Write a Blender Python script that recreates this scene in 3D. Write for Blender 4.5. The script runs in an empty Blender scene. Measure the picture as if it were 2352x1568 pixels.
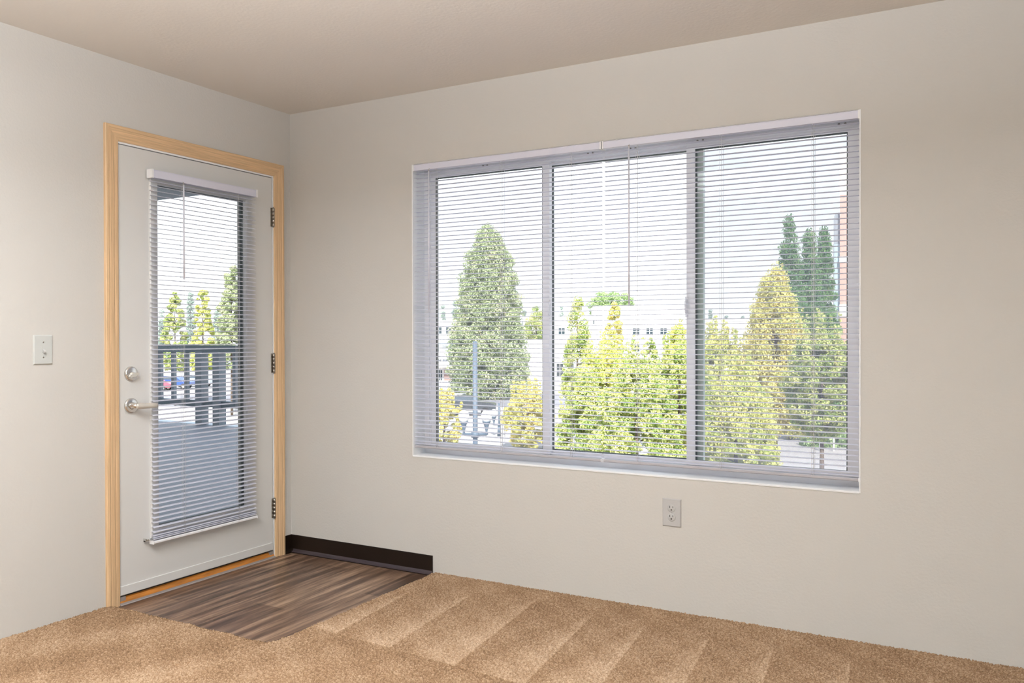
import bpy, math, random
import numpy as np
from mathutils import Matrix, Vector
rng = np.random.default_rng(7); random.seed(7)
SC = bpy.context.scene; COL = SC.collection
SC.view_settings.view_transform = 'Standard'; SC.view_settings.look = 'None'
SC.view_settings.gamma = 1; SC.view_settings.exposure = 0.10
try: SC.view_settings.use_curve_mapping = False
except Exception: pass

# ---------------------------------------------------------------- camera
F = 1928.25; YAW = .5079; PIT = -.006546; ROL = -.00189
C = np.array([3.3624, -3.4975, 1.203])
fw = np.array([-math.sin(YAW)*math.cos(PIT), math.cos(YAW)*math.cos(PIT), math.sin(PIT)])
rt = np.array([math.cos(YAW), math.sin(YAW), 0.]); up = np.cross(rt, fw)
r2 = rt*math.cos(ROL)+up*math.sin(ROL); u2 = -rt*math.sin(ROL)+up*math.cos(ROL)
cd = bpy.data.cameras.new('camera'); cam = bpy.data.objects.new('camera', cd); COL.objects.link(cam)
cd.sensor_width = 36; cd.lens = F/2352*36; cd.clip_end = 1000; cd.clip_start = .05
M = Matrix.Identity(4)
for i in range(3):
    M[i][0] = r2[i]; M[i][1] = u2[i]; M[i][2] = -fw[i]; M[i][3] = C[i]
cam.matrix_world = M; SC.camera = cam
HZ = 771.0; GZ = -5.0
def at(px, Z):                       # ground-plan position of something Z metres ahead, seen at column px
    k = (px-1176)/F
    return (C[0]+Z*(rt[0]*k-math.sin(YAW)), C[1]+Z*(rt[1]*k+math.cos(YAW)))
def zat(py, Z): return C[2]-(py-HZ)/F*Z

# ---------------------------------------------------------------- materials
def nodes(name):
    m = bpy.data.materials.new(name); m.use_nodes = True
    nt = m.node_tree; nt.nodes.clear(); return m, nt, nt.nodes, nt.links
def mat(name, col, rough=.5, metal=0, spec=.5, bump=None, noise=None, coat=0):
    """bump=(scale,strength,distance)  noise=(scale,amount,(sx,sy,sz))"""
    m, nt, N, L = nodes(name)
    o = N.new('ShaderNodeOutputMaterial'); b = N.new('ShaderNodeBsdfPrincipled'); L.new(b.outputs[0], o.inputs[0])
    b.inputs['Base Color'].default_value = (*col, 1); b.inputs['Roughness'].default_value = rough
    b.inputs['Metallic'].default_value = metal; b.inputs['Specular IOR Level'].default_value = spec
    b.inputs['Coat Weight'].default_value = coat
    tc = N.new('ShaderNodeTexCoord')
    if bump:
        t = N.new('ShaderNodeTexNoise'); t.inputs['Scale'].default_value = bump[0]; t.inputs['Detail'].default_value = 3
        L.new(tc.outputs['Object'], t.inputs['Vector'])
        u = N.new('ShaderNodeBump'); u.inputs['Strength'].default_value = bump[1]; u.inputs['Distance'].default_value = bump[2]
        L.new(t.outputs[0], u.inputs['Height']); L.new(u.outputs[0], b.inputs['Normal'])
    if noise:
        mp = N.new('ShaderNodeMapping'); mp.inputs['Scale'].default_value = noise[2]; L.new(tc.outputs['Object'], mp.inputs[0])
        t = N.new('ShaderNodeTexNoise'); t.inputs['Scale'].default_value = noise[0]; t.inputs['Detail'].default_value = 4
        L.new(mp.outputs[0], t.inputs['Vector'])
        r = N.new('ShaderNodeValToRGB'); a = noise[1]
        r.color_ramp.elements[0].position = .3; r.color_ramp.elements[1].position = .7
        r.color_ramp.elements[0].color = (*[c*(1-a) for c in col], 1); r.color_ramp.elements[1].color = (*[min(1, c*(1+a)) for c in col], 1)
        L.new(t.outputs[0], r.inputs[0]); L.new(r.outputs[0], b.inputs['Base Color'])
    return m
def mat_attr(name, stops, rough=.9, transl=0, noise=None, bump=None, spec=.2, interp='LINEAR'):
    """colour from the per-face / per-vertex 'tone' attribute"""
    m, nt, N, L = nodes(name)
    o = N.new('ShaderNodeOutputMaterial'); b = N.new('ShaderNodeBsdfPrincipled')
    b.inputs['Roughness'].default_value = rough; b.inputs['Specular IOR Level'].default_value = spec
    a = N.new('ShaderNodeAttribute'); a.attribute_name = 'tone'
    r = N.new('ShaderNodeValToRGB'); r.color_ramp.interpolation = interp
    while len(r.color_ramp.elements) < len(stops): r.color_ramp.elements.new(.5)
    for e, (p, c) in zip(r.color_ramp.elements, stops): e.position = p; e.color = (*c, 1)
    src = a.outputs['Fac']
    tc = N.new('ShaderNodeTexCoord')
    if noise:
        mp = N.new('ShaderNodeMapping'); mp.inputs['Scale'].default_value = noise[2]; L.new(tc.outputs['Object'], mp.inputs[0])
        t = N.new('ShaderNodeTexNoise'); t.inputs['Scale'].default_value = noise[0]; t.inputs['Detail'].default_value = 5; t.inputs['Roughness'].default_value = .65
        L.new(mp.outputs[0], t.inputs['Vector'])
        s = N.new('ShaderNodeMath'); s.operation = 'MULTIPLY_ADD'; s.inputs[1].default_value = noise[1]; s.inputs[2].default_value = -noise[1]/2
        L.new(t.outputs[0], s.inputs[0])
        d = N.new('ShaderNodeMath'); d.operation = 'ADD'; L.new(src, d.inputs[0]); L.new(s.outputs[0], d.inputs[1]); src = d.outputs[0]
        if bump:
            u = N.new('ShaderNodeBump'); u.inputs['Strength'].default_value = bump[0]; u.inputs['Distance'].default_value = bump[1]
            L.new(t.outputs[0], u.inputs['Height']); L.new(u.outputs[0], b.inputs['Normal'])
    L.new(src, r.inputs[0]); L.new(r.outputs[0], b.inputs['Base Color'])
    if transl:
        tr = N.new('ShaderNodeBsdfTranslucent'); L.new(r.outputs[0], tr.inputs[0])
        mx = N.new('ShaderNodeMixShader'); mx.inputs[0].default_value = transl
        L.new(b.outputs[0], mx.inputs[1]); L.new(tr.outputs[0], mx.inputs[2]); L.new(mx.outputs[0], o.inputs[0])
    else: L.new(b.outputs[0], o.inputs[0])
    return m
def mat_glass(name, tint=(.97, .98, .97), refl=.05):
    m, nt, N, L = nodes(name)
    o = N.new('ShaderNodeOutputMaterial'); t = N.new('ShaderNodeBsdfTransparent'); t.inputs[0].default_value = (*tint, 1)
    g = N.new('ShaderNodeBsdfGlossy'); g.inputs['Roughness'].default_value = .02
    lw = N.new('ShaderNodeFresnel'); lw.inputs[0].default_value = 1.25
    mx = N.new('ShaderNodeMixShader'); L.new(lw.outputs[0], mx.inputs[0]); L.new(t.outputs[0], mx.inputs[1]); L.new(g.outputs[0], mx.inputs[2])
    L.new(mx.outputs[0], o.inputs[0]); return m
def mat_screen(name, a):
    m, nt, N, L = nodes(name)
    o = N.new('ShaderNodeOutputMaterial'); t = N.new('ShaderNodeBsdfTransparent')
    d = N.new('ShaderNodeBsdfDiffuse'); d.inputs[0].default_value = (.50, .52, .66, 1)
    mx = N.new('ShaderNodeMixShader'); mx.inputs[0].default_value = a
    L.new(t.outputs[0], mx.inputs[1]); L.new(d.outputs[0], mx.inputs[2]); L.new(mx.outputs[0], o.inputs[0]); return m

WALL = (.615, .597, .563)
m_wall = mat('wall_paint', WALL, .75, spec=.25, bump=(95, .22, .004))
m_ceil = mat('ceiling_paint', (.745, .71, .66), .85, spec=.2, bump=(70, .25, .004))
m_white = mat('white_paint', (.92, .93, .94), .45)
m_vinyl = mat('white_vinyl', (.93, .93, .95), .35)
m_door = mat('door_paint', (.71, .705, .685), .4)
m_slat = mat('blind_slat', (.93, .93, .97), .4)
def translucent(m, col, f):
    nt = m.node_tree; o = next(n for n in nt.nodes if n.type == 'OUTPUT_MATERIAL'); b = next(n for n in nt.nodes if n.type == 'BSDF_PRINCIPLED')
    t = nt.nodes.new('ShaderNodeBsdfTranslucent'); t.inputs[0].default_value = (*col, 1); x = nt.nodes.new('ShaderNodeMixShader'); x.inputs[0].default_value = f
    nt.links.new(b.outputs[0], x.inputs[1]); nt.links.new(t.outputs[0], x.inputs[2]); nt.links.new(x.outputs[0], o.inputs[0])
translucent(m_slat, (.88, .90, .98), .50)
m_head = mat('blind_rail', (.74, .745, .86), .4)
m_rail2 = mat('bottom_rail_vinyl', (.45, .44, .47), .4)
m_cord = mat('blind_cord', (.78, .77, .76), .8)
m_wand = mat('clear_grey_wand', (.80, .81, .90), .5)
m_gask = mat('dark_gasket', (.10, .12, .12), .6)
m_gapd = mat('dark_gap_seal', (.04, .04, .04), .9)  # near-black seal for the gaps round the door leaf
m_edge = mat('grey_green_aluminium', (.58, .66, .63), .5)
m_glass = mat_glass('window_glass')
m_screen = mat_screen('insect_mesh', .27)
m_screen2 = mat_screen('insect_mesh_thin', .13)
m_nick = mat('satin_nickel', (.72, .68, .61), .32, .4)
m_chrome = mat('polished_chrome', (.74, .72, .69), .2, .9)
m_hinge = mat('hinge_metal', (.42, .39, .35), .3, 1)
m_plate = mat('switch_plastic', (.57, .585, .565), .35)
m_plate2 = mat('outlet_plastic', (.50, .495, .49), .35)
m_slot = mat('socket_slot', (.03, .025, .02), .8)
m_base = mat('dark_brown_rubber', (.0105, .0052, .0028), .45, spec=.28)
m_toe = mat('painted_toe_sheen', (.05, .038, .045), .35)
m_thr = mat('oak_threshold', (.42, .16, .025), .45, noise=(6, .35, (20, 1.2, 8)))
m_alu = mat('threshold_metal', (.42, .39, .38), .4, .5)
m_woodv = mat('fir_casing_upright', (.70, .48, .275), .45, noise=(5, .17, (45, 45, 1.0)), bump=(60, .05, .002))
m_woodh = mat('fir_casing_head', (.70, .48, .275), .45, noise=(5, .17, (45, 1.0, 45)), bump=(60, .05, .002))
m_sub = mat('subfloor', (.2, .17, .14), .9)
m_carpet = mat_attr('carpet_pile', [(0, (.125, .075, .042)), (.35, (.30, .188, .108)), (.65, (.50, .355, .235)), (1, (.72, .56, .41))], .95, spec=.05)
m_plank = mat_attr('vinyl_plank', [(0, (.035, .018, .010)), (.35, (.10, .056, .036)), (.6, (.21, .13, .085)), (1, (.46, .31, .21))], .36, spec=.45,
                   noise=(3.0, 2.3, (9, .55, 1)), bump=(.08, .0008))
m_deck = mat('deck_coating', (.205, .215, .245), .55, noise=(3, .06, (.3, 12, 1)))
m_deckedge = mat('lit_deck_edge', (.62, .68, .74), .5)
m_rail = mat('railing_paint', (.10, .135, .155), .6)
m_railp = mat('railing_post_paint', (.17, .20, .23), .6)
m_soff = mat('soffit_paint', (.18, .21, .24), .7)
m_ext = mat('outside_wall_siding', (.55, .56, .55), .8)

# ---------------------------------------------------------------- mesh helpers
class MB:
    def __init__(s): s.v = []; s.f = []; s.m = []; s.sm = []
    def face(s, pts, mi=0, sm=False):
        b = len(s.v); s.v += [tuple(map(float, p)) for p in pts]; s.f.append(tuple(range(b, b+len(pts)))); s.m.append(mi); s.sm.append(sm)
    def box(s, x0, x1, y0, y1, z0, z1, mi=0):
        b = len(s.v)
        s.v += [(x, y, z) for z in (z0, z1) for y in (y0, y1) for x in (x0, x1)]
        for q in ((0,2,3,1), (4,5,7,6), (0,1,5,4), (2,6,7,3), (0,4,6,2), (1,3,7,5)):
            s.f.append(tuple(b+i for i in q)); s.m.append(mi); s.sm.append(False)
        return s
    def cbox(s, c, d, mi=0): return s.box(c[0]-d[0]/2, c[0]+d[0]/2, c[1]-d[1]/2, c[1]+d[1]/2, c[2]-d[2]/2, c[2]+d[2]/2, mi)
    def bbox(s, x0, x1, y0, y1, z0, z1, ax, bv, mi=0):
        """box whose face toward ax ('+x' or '-y') has bevelled edges of size bv"""
        if ax == '+x':
            a = [(x0, y, z) for y, z in ((y0,z0),(y1,z0),(y1,z1),(y0,z1))]
            m_ = [(x1-bv, y, z) for y, z in ((y0,z0),(y1,z0),(y1,z1),(y0,z1))]
            t = [(x1, y, z) for y, z in ((y0+bv,z0+bv),(y1-bv,z0+bv),(y1-bv,z1-bv),(y0+bv,z1-bv))]
        else:
            a = [(x, y1, z) for x, z in ((x1,z0),(x0,z0),(x0,z1),(x1,z1))]
            m_ = [(x, y0+bv, z) for x, z in ((x1,z0),(x0,z0),(x0,z1),(x1,z1))]
            t = [(x, y0, z) for x, z in ((x1-bv,z0+bv),(x0+bv,z0+bv),(x0+bv,z1-bv),(x1-bv,z1-bv))]
        b = len(s.v); s.v += a+m_+t
        q = [(b+3, b+2, b+1, b)]
        for l in (0, 4):
            for i in range(4): q.append((b+l+i, b+l+(i+1) % 4, b+l+4+(i+1) % 4, b+l+4+i))
        q.append((b+8, b+9, b+10, b+11))
        for k in q: s.f.append(k); s.m.append(mi); s.sm.append(False)
        return s
    def tube(s, p0, p1, r0, r1=None, n=16, mi=0, cap=True):
        r1 = r0 if r1 is None else r1
        p0 = Vector(p0); p1 = Vector(p1); d = (p1-p0).normalized()
        a = Vector((0, 0, 1)) if abs(d.z) < .9 else Vector((1, 0, 0)); e1 = d.cross(a).normalized(); e2 = d.cross(e1)
        b = len(s.v)
        for p, r in ((p0, r0), (p1, r1)):
            for i in range(n):
                t = 2*math.pi*i/n; s.v.append(tuple(p+e1*math.cos(t)*r+e2*math.sin(t)*r))
        for i in range(n): s.f.append((b+i, b+(i+1) % n, b+n+(i+1) % n, b+n+i)); s.m.append(mi); s.sm.append(True)
        if cap:
            s.f.append(tuple(b+i for i in range(n-1, -1, -1))); s.f.append(tuple(b+n+i for i in range(n))); s.m += [mi]*2; s.sm += [False]*2
        return s
    def lathe(s, prof, o, d, n=32, mi=0):
        """prof = [(radius, distance along d)]"""
        o = Vector(o); d = Vector(d).normalized(); a = Vector((0, 0, 1)) if abs(d.z) < .9 else Vector((1, 0, 0)); e1 = d.cross(a).normalized(); e2 = d.cross(e1)
        b = len(s.v)
        for r, h in prof:
            for i in range(n):
                t = 2*math.pi*i/n; s.v.append(tuple(o+d*h+e1*math.cos(t)*r+e2*math.sin(t)*r))
        for k in range(len(prof)-1):
            for i in range(n): s.f.append((b+k*n+i, b+k*n+(i+1) % n, b+(k+1)*n+(i+1) % n, b+(k+1)*n+i)); s.m.append(mi); s.sm.append(True)
        s.f.append(tuple(b+i for i in range(n-1, -1, -1))); s.f.append(tuple(b+(len(prof)-1)*n+i for i in range(n))); s.m += [mi]*2; s.sm += [False]*2
        return s
    def prism(s, poly, ax, a, b_, mi=0):
        """extrude 2-D poly along axis ax from a to b_"""
        def P(p, t):
            return (t, p[0], p[1]) if ax == 'x' else (p[0], t, p[1]) if ax == 'y' else (p[0], p[1], t)
        b = len(s.v); n = len(poly); s.v += [P(p, a) for p in poly]+[P(p, b_) for p in poly]
        for i in range(n): s.f.append((b+i, b+(i+1) % n, b+n+(i+1) % n, b+n+i)); s.m.append(mi); s.sm.append(False)
        s.f.append(tuple(b+i for i in range(n-1, -1, -1))); s.f.append(tuple(b+n+i for i in range(n))); s.m += [mi]*2; s.sm += [False]*2
        return s
    def build(s, name, mats, parent=None, fix=True):
        me = bpy.data.meshes.new(name); me.from_pydata(s.v, [], s.f)
        for m in (mats if isinstance(mats, (list, tuple)) else [mats]): me.materials.append(m)
        me.polygons.foreach_set('material_index', s.m); me.polygons.foreach_set('use_smooth', s.sm)
        if fix:
            import bmesh
            bm = bmesh.new(); bm.from_mesh(me); bmesh.ops.recalc_face_normals(bm, faces=bm.faces); bm.to_mesh(me); bm.free()
        me.update(); o = bpy.data.objects.new(name, me); COL.objects.link(o)
        if parent: o.parent = parent
        return o
def tag(o, label=None, cat=None, group=None, kind=None):
    if label: o['label'] = label
    if cat: o['category'] = cat
    if group: o['group'] = group
    if kind: o['kind'] = kind
    return o
def empty(name, loc=(0, 0, 0), rz=0, **k):
    o = bpy.data.objects.new(name, None); COL.objects.link(o); o.location = loc; o.rotation_euler = (0, 0, rz); o.empty_display_size = .1
    bpy.context.view_layer.update()
    return tag(o, **k)
def struct(o): o['kind'] = 'structure'; return o

# ---------------------------------------------------------------- room shell
RX, RY, H, T = 6.4, -6.2, 2.44, .17
WX0, WX1, WZ0, WZ1 = .835, 2.960, .592, 2.077      # window opening
DY0, DY1, DZ = -1.085, -.125, 2.085                # door rough opening
def holed_wall(name, axis, a0, a1, c0, c1, h, m):
    """wall in plane; a = along, thickness c0..c1, opening h=(a0,a1,z0,z1)"""
    b = MB()
    def bx(p0, p1, z0, z1, ):
        if p1-p0 < 1e-6 or z1-z0 < 1e-6: return
        if axis == 'x': b.box(p0, p1, c0, c1, z0, z1)
        else: b.box(c0, c1, p0, p1, z0, z1)
    if h:
        bx(a0, h[0], 0, H); bx(h[1], a1, 0, H); bx(h[0], h[1], h[3], H); bx(h[0], h[1], 0, h[2])
    else: bx(a0, a1, 0, H)
    return struct(b.build(name, m, fix=False))
holed_wall('wall_right', 'x', -T, RX+T, 0, T, (WX0, WX1, WZ0, WZ1), m_wall)
holed_wall('wall_left', 'y', RY-T, 0, -T, 0, (DY0, DY1, 0, DZ), m_wall)
holed_wall('wall_back', 'x', 0, RX, RY-T, RY, None, m_wall)
holed_wall('wall_near', 'y', RY-T, 0, RX, RX+T, None, m_wall)
struct(MB().box(-T, RX+T, RY-T, T, H, H+.3).build('ceiling', m_ceil))

# floor: sub-floor and the plank vinyl by the door
fb = MB(); fb.box(-T, RX+T, RY-T, T, -.25, -.004, 0)
tones = [.0]
fl = fb.build('floor', [m_sub, m_plank])
seams = [-.02, .02, .185, .35, .515, .685, .85, 1.02]
ends = {0: [-.5], 1: [-.32, -.9], 2: [-.62], 3: [-.12, -1.02], 4: [-.755], 5: [-.30], 6: [-.41]}
pb = MB(); pt = []
base_t = {0: [.42, .5], 1: [.46, .38, .5], 2: [.44, .40], 3: [.56, .42, .5], 4: [.60, .40], 5: [.44, .50], 6: [.36, .60]}
for i in range(7):
    ys = [.0]+ends[i]+[-1.2]
    for k in range(len(ys)-1):
        g = .0006
        pb.face([(seams[i]+g, ys[k+1]+g, 0), (seams[i+1]-g, ys[k+1]+g, 0), (seams[i+1]-g, ys[k]-g, 0), (seams[i]+g, ys[k]-g, 0)]); pt.append(base_t[i][k])
pl = pb.build('vinyl_planks', m_plank, fl)
a_ = pl.data.attributes.new('tone', 'FLOAT', 'FACE'); a_.data.foreach_set('value', pt)
struct(fl)

# carpet ------------------------------------------------------------------
VX, VY = .956, -1.108
def in_vinyl(x, y, e=0):
    # rounded inner corner of the cut
    return (x < VX+e) & (y > VY-e)
def carpet_tone(x, y):
    """how the pile was left lying by the vacuum cleaner"""
    t = np.full_like(x, .40)
    big = np.sin(x*7+1.3*np.sin(y*5))*np.sin(y*6+x*2)*.03
    t += big
    yy = -y
    for xt, yt in ((1.30, .20), (1.61, .08), (1.905, .17), (2.15, .22), (2.415, .20), (2.66, .22), (2.93, .20), (3.2, .2), (1.02, .30)):
        xe = xt+.105*(yy-.02)
        d = xe-x
        w = np.clip((yy-yt)*.34, .002, .24)
        lim = (yy > yt) & (d > -.006) & (yy < .935+.10*(x-1.4)*0+.08*np.clip(x-1.4, -1, 1))
        s = np.clip(1-d/w, 0, 1)**.7*np.clip((yy-yt)/.12, 0, 1)
        t = np.where(lim & (d >= 0), t+.20*s, t)
    # stroke along the window wall, nearer to the room
    far = yy > .935+.08*np.clip(x-1.4, -1, 1)
    t = np.where(far & (x > .9), t-.02-.05*np.exp(-((yy-.97)/.05)**2), t)
    # left part in front of the door
    lft = (x < .95) & (yy > 1.1)
    t = np.where(lft, t+.07*np.sin((x+.9*yy)*9)-.02, t)
    t = np.where((x > VX) & (x < VX+.10), t-.0, t)
    return t
def grid_mesh(name, x0, x1, y0, y1, st, mask_vinyl):
    nx = int(round((x1-x0)/st)); ny = int(round((y1-y0)/st))
    X, Y = np.meshgrid(np.linspace(x0, x1, nx+1), np.linspace(y0, y1, ny+1))
    n = X.size
    idx = np.arange(n).reshape(ny+1, nx+1)
    q = np.stack([idx[:-1, :-1], idx[:-1, 1:], idx[1:, 1:], idx[1:, :-1]], -1).reshape(-1, 4)
    ex = .0025*np.sin(Y*37)+.0015*np.sin(Y*91)+.0015*rng.standard_normal(X.shape)
    ey = .0025*np.sin(X*33)+.0015*np.sin(X*83)+.0015*rng.standard_normal(X.shape)
    inv = mask_vinyl & False
    if mask_vinyl:
        sd = np.minimum((VX+ex)-X, Y-(VY-ey))           # >0 inside vinyl
        # round the corner
        cx, cy = VX-.05, VY+.05
        cc = (X > cx) & (Y < cy)
        sd = np.where(cc, .05-np.hypot(X-cx, Y-cy), sd)
        inside = sd > 0
    else: inside = np.zeros(X.shape, bool); sd = np.full(X.shape, -1.)
    keep = ~inside.reshape(-1)[q].any(1)
    # a pile: tufts at random heights, lower at the free edge, tucked up at the walls
    h = .0135+rng.uniform(-.0042, .0042, X.shape)
    h = np.where(sd > -.012, h*.55, h)
    h += .0015*np.sin(X*23+Y*11)*np.sin(Y*19)
    JX = X+rng.uniform(-.4, .4, X.shape)*st; JY = Y+rng.uniform(-.4, .4, X.shape)*st
    JX[:, 0] = X[:, 0]; JX[:, -1] = X[:, -1]; JY[0] = Y[0]; JY[-1] = Y[-1]
    co = np.stack([JX, JY, h], -1).reshape(-1, 3)
    # edge skirt: vertices inside the cut drop to the floor
    co[:, 2] = np.where(inside.reshape(-1), 0.0, co[:, 2])
    t = carpet_tone(X, Y)+rng.uniform(-.20, .20, X.shape)+(h-.0135)*34
    used = np.zeros(n, bool); used[q[keep].reshape(-1)] = True
    mp = -np.ones(n, int); mp[used] = np.arange(used.sum())
    return co[used], mp[q[keep]], t.reshape(-1)[used]
def np_mesh(name, co, q, m, tone=None, dom='POINT', parent=None, smooth=False):
    me = bpy.data.meshes.new(name); k = q.shape[1]
    me.vertices.add(len(co)); me.vertices.foreach_set('co', co.astype(np.float32).ravel())
    me.loops.add(q.size); me.loops.foreach_set('vertex_index', q.astype(np.int32).ravel())
    me.polygons.add(len(q)); me.polygons.foreach_set('loop_start', np.arange(0, q.size, k, dtype=np.int32))
    me.polygons.foreach_set('use_smooth', np.full(len(q), smooth))
    me.update(calc_edges=True); me.materials.append(m)
    if tone is not None:
        a = me.attributes.new('tone', 'FLOAT', dom); a.data.foreach_set('value', tone.astype(np.float32))
    o = bpy.data.objects.new(name, me); COL.objects.link(o)
    if parent: o.parent = parent
    return o
c1 = grid_mesh('a', 0, 3.9, -2.1, 0, .0035, True)
c2 = grid_mesh('b', 0, RX, RY, -2.1, .02, False)
c3 = grid_mesh('c', 3.9, RX, -2.1, 0, .02, False)
cos = [c1[0], c2[0], c3[0]]; off = np.cumsum([0]+[len(c) for c in cos])
co = np.concatenate(cos); qq = np.concatenate([c1[1], c2[1]+off[1], c3[1]+off[2]]); tt = np.concatenate([c1[2], c2[2], c3[2]])
tag(np_mesh('carpet', co, qq, m_carpet, tt, smooth=True), 'tan cut pile wall-to-wall carpet with vacuum stripes around the dark plank entry', 'carpet', kind='stuff')

# black rubber cove base --------------------------------------------------
bb = MB()
prof = [(0, 0), (-.020, 0), (-.020, .004), (-.010, .010), (-.005, .020), (-.0035, .094), (-.002, .097), (0, .097)]   # (depth from wall, z)
b0 = MB(); b0.prism([(p[0], p[1]) for p in prof], 'x', .0, .957)          # along window wall: poly (y,z)
baseb = b0.build('baseboard_right', m_base); struct(baseb)
b1 = MB(); b1.prism([(-p[0], p[1]) for p in prof], 'y', -.059, -.004)        # return on door wall: poly (x,z)
struct(b1.build('baseboard_left', m_base))
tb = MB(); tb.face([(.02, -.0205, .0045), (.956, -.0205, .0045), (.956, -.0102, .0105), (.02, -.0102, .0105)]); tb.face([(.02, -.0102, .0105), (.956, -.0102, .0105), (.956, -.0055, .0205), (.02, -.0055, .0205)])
tag(tb.build('toe', m_toe, baseb, fix=False), 'greyish sheen painted along the toe')  # strips laid over the toe; the sheen is put into their paler colour

# ---------------------------------------------------------------- window
W = struct(empty('window_1', ((WX0+WX1)/2, .1, WZ0)))
def WP(b, name, m, parent=None):
    o = b.build(name, m); p = parent or W
    o.parent = p; o.matrix_parent_inverse = Matrix.Translation(Vector(W.location)).inverted() if p == W else Matrix.Identity(4); return o
# painted return (reveal) and sill
l = MB(); e = .004
l.box(WX0-.001, WX0+e, -.002, .10, WZ0, WZ1); l.box(WX1-e, WX1+.001, -.002, .10, WZ0, WZ1); l.box(WX0+e, WX1-e, .0, .10, WZ1-.0015, WZ1+.001)
WP(l, 'reveal', m_white)
l = MB(); l.prism([(-.003, WZ0-.003), (.10, WZ0-.003), (.10, WZ0+.006), (.001, WZ0+.005), (-.003, WZ0+.002)], 'x', WX0+e, WX1-e)
WP(l, 'sill', m_white)
def ring(b, x0, x1, z0, z1, w, y0, y1, wb=None, wt=None, wl=None, wr=None, mi=0):
    wb = w if wb is None else wb; wt = w if wt is None else wt; wl = w if wl is None else wl; wr = w if wr is None else wr
    b.box(x0, x0+wl, y0, y1, z0, z1, mi); b.box(x1-wr, x1, y0, y1, z0, z1, mi)
    b.box(x0+wl, x1-wr, y0, y1, z0, z0+wb, mi); b.box(x0+wl, x1-wr, y0, y1, z1-wt, z1, mi)
b = MB(); ring(b, WX0+e, WX1-e, WZ0+.006, WZ1-e, .028, .100, .165)
ring(b, WX0+e+.028, WX1-e-.028, WZ0+.034, WZ1-e-.028, .006, .108, .165)
WP(b, 'window_frame', m_vinyl)
def sash(name, x0, x1, y0, z0, z1, wl, wr, m, wt=.022, wb=.022, dep=.028):
    b = MB(); ring(b, x0, x1, z0, z1, 0, y0, y0+dep, wb, wt, wl, wr)
    f = WP(b, name, m)
    g = MB(); ring(g, x0+wl-.001, x1-wr+.001, z0+wb-.001, z1-wt+.001, .005, y0+.004, y0+.02); WP(g, 'gasket', m_gask, f)
    p = MB(); p.box(x0+wl, x1-wr, y0+.012, y0+.016, z0+wb, z1-wt); WP(p, 'glass_pane', m_glass, f)
    for c in f.children: c.matrix_parent_inverse = f.matrix_world.inverted() if False else Matrix.Identity(4)
    return f
Z0, Z1 = WZ0+.038, WZ1-.034
sL = sash('sliding_sash', WX0+.036, 1.560, .112, Z0, Z1, .030, .038, m_vinyl)
sR = sash('sliding_sash', 2.234, WX1-.034, .112, Z0, Z1, .039, .027, m_vinyl)
sC = sash('fixed_sash', 1.512, 2.262, .144, Z0, Z1, .044, .030, m_vinyl, .018, .022, .02)
x = MB(); x.box(2.262, 2.2985, .150, .174, Z0, Z1); WP(x, 'outer_interlock', m_edge)
s = MB(); s.box(2.273, 2.93, .175, .1755, Z0+.02, Z1-.02); tag(WP(s, 'insect_screen', m_screen), 'fine grey insect mesh outside the right-hand pane')
s = MB(); s.box(.90, 1.52, .175, .1755, Z0+.02, Z1-.02); tag(WP(s, 'insect_screen', m_screen2), 'fine grey insect mesh outside the left-hand pane')
def latch(xc, s):
    b = MB(); b.bbox(xc-.005, xc+.005, .100, .112, 1.285, 1.375, '-y', .003); b.prism([(.100, 1.300), (.088, 1.306), (.084, 1.330), (.088, 1.355), (.100, 1.362), (.100, 1.352), (.093, 1.346), (.091, 1.330), (.093, 1.314), (.100, 1.310)], 'x', xc-.003, xc+.003)
    WP(b, 'sash_latch', m_vinyl)
latch(1.566, 1); latch(2.236, -1)
for xs in (1.21, 1.78, 1.99, 2.30, 2.88):
    for d in (-.012, .012): WP(MB().tube((xs+d, .1005, 2.052), (xs+d, .0975, 2.052), .0045, n=10), 'screw', m_hinge)

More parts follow.
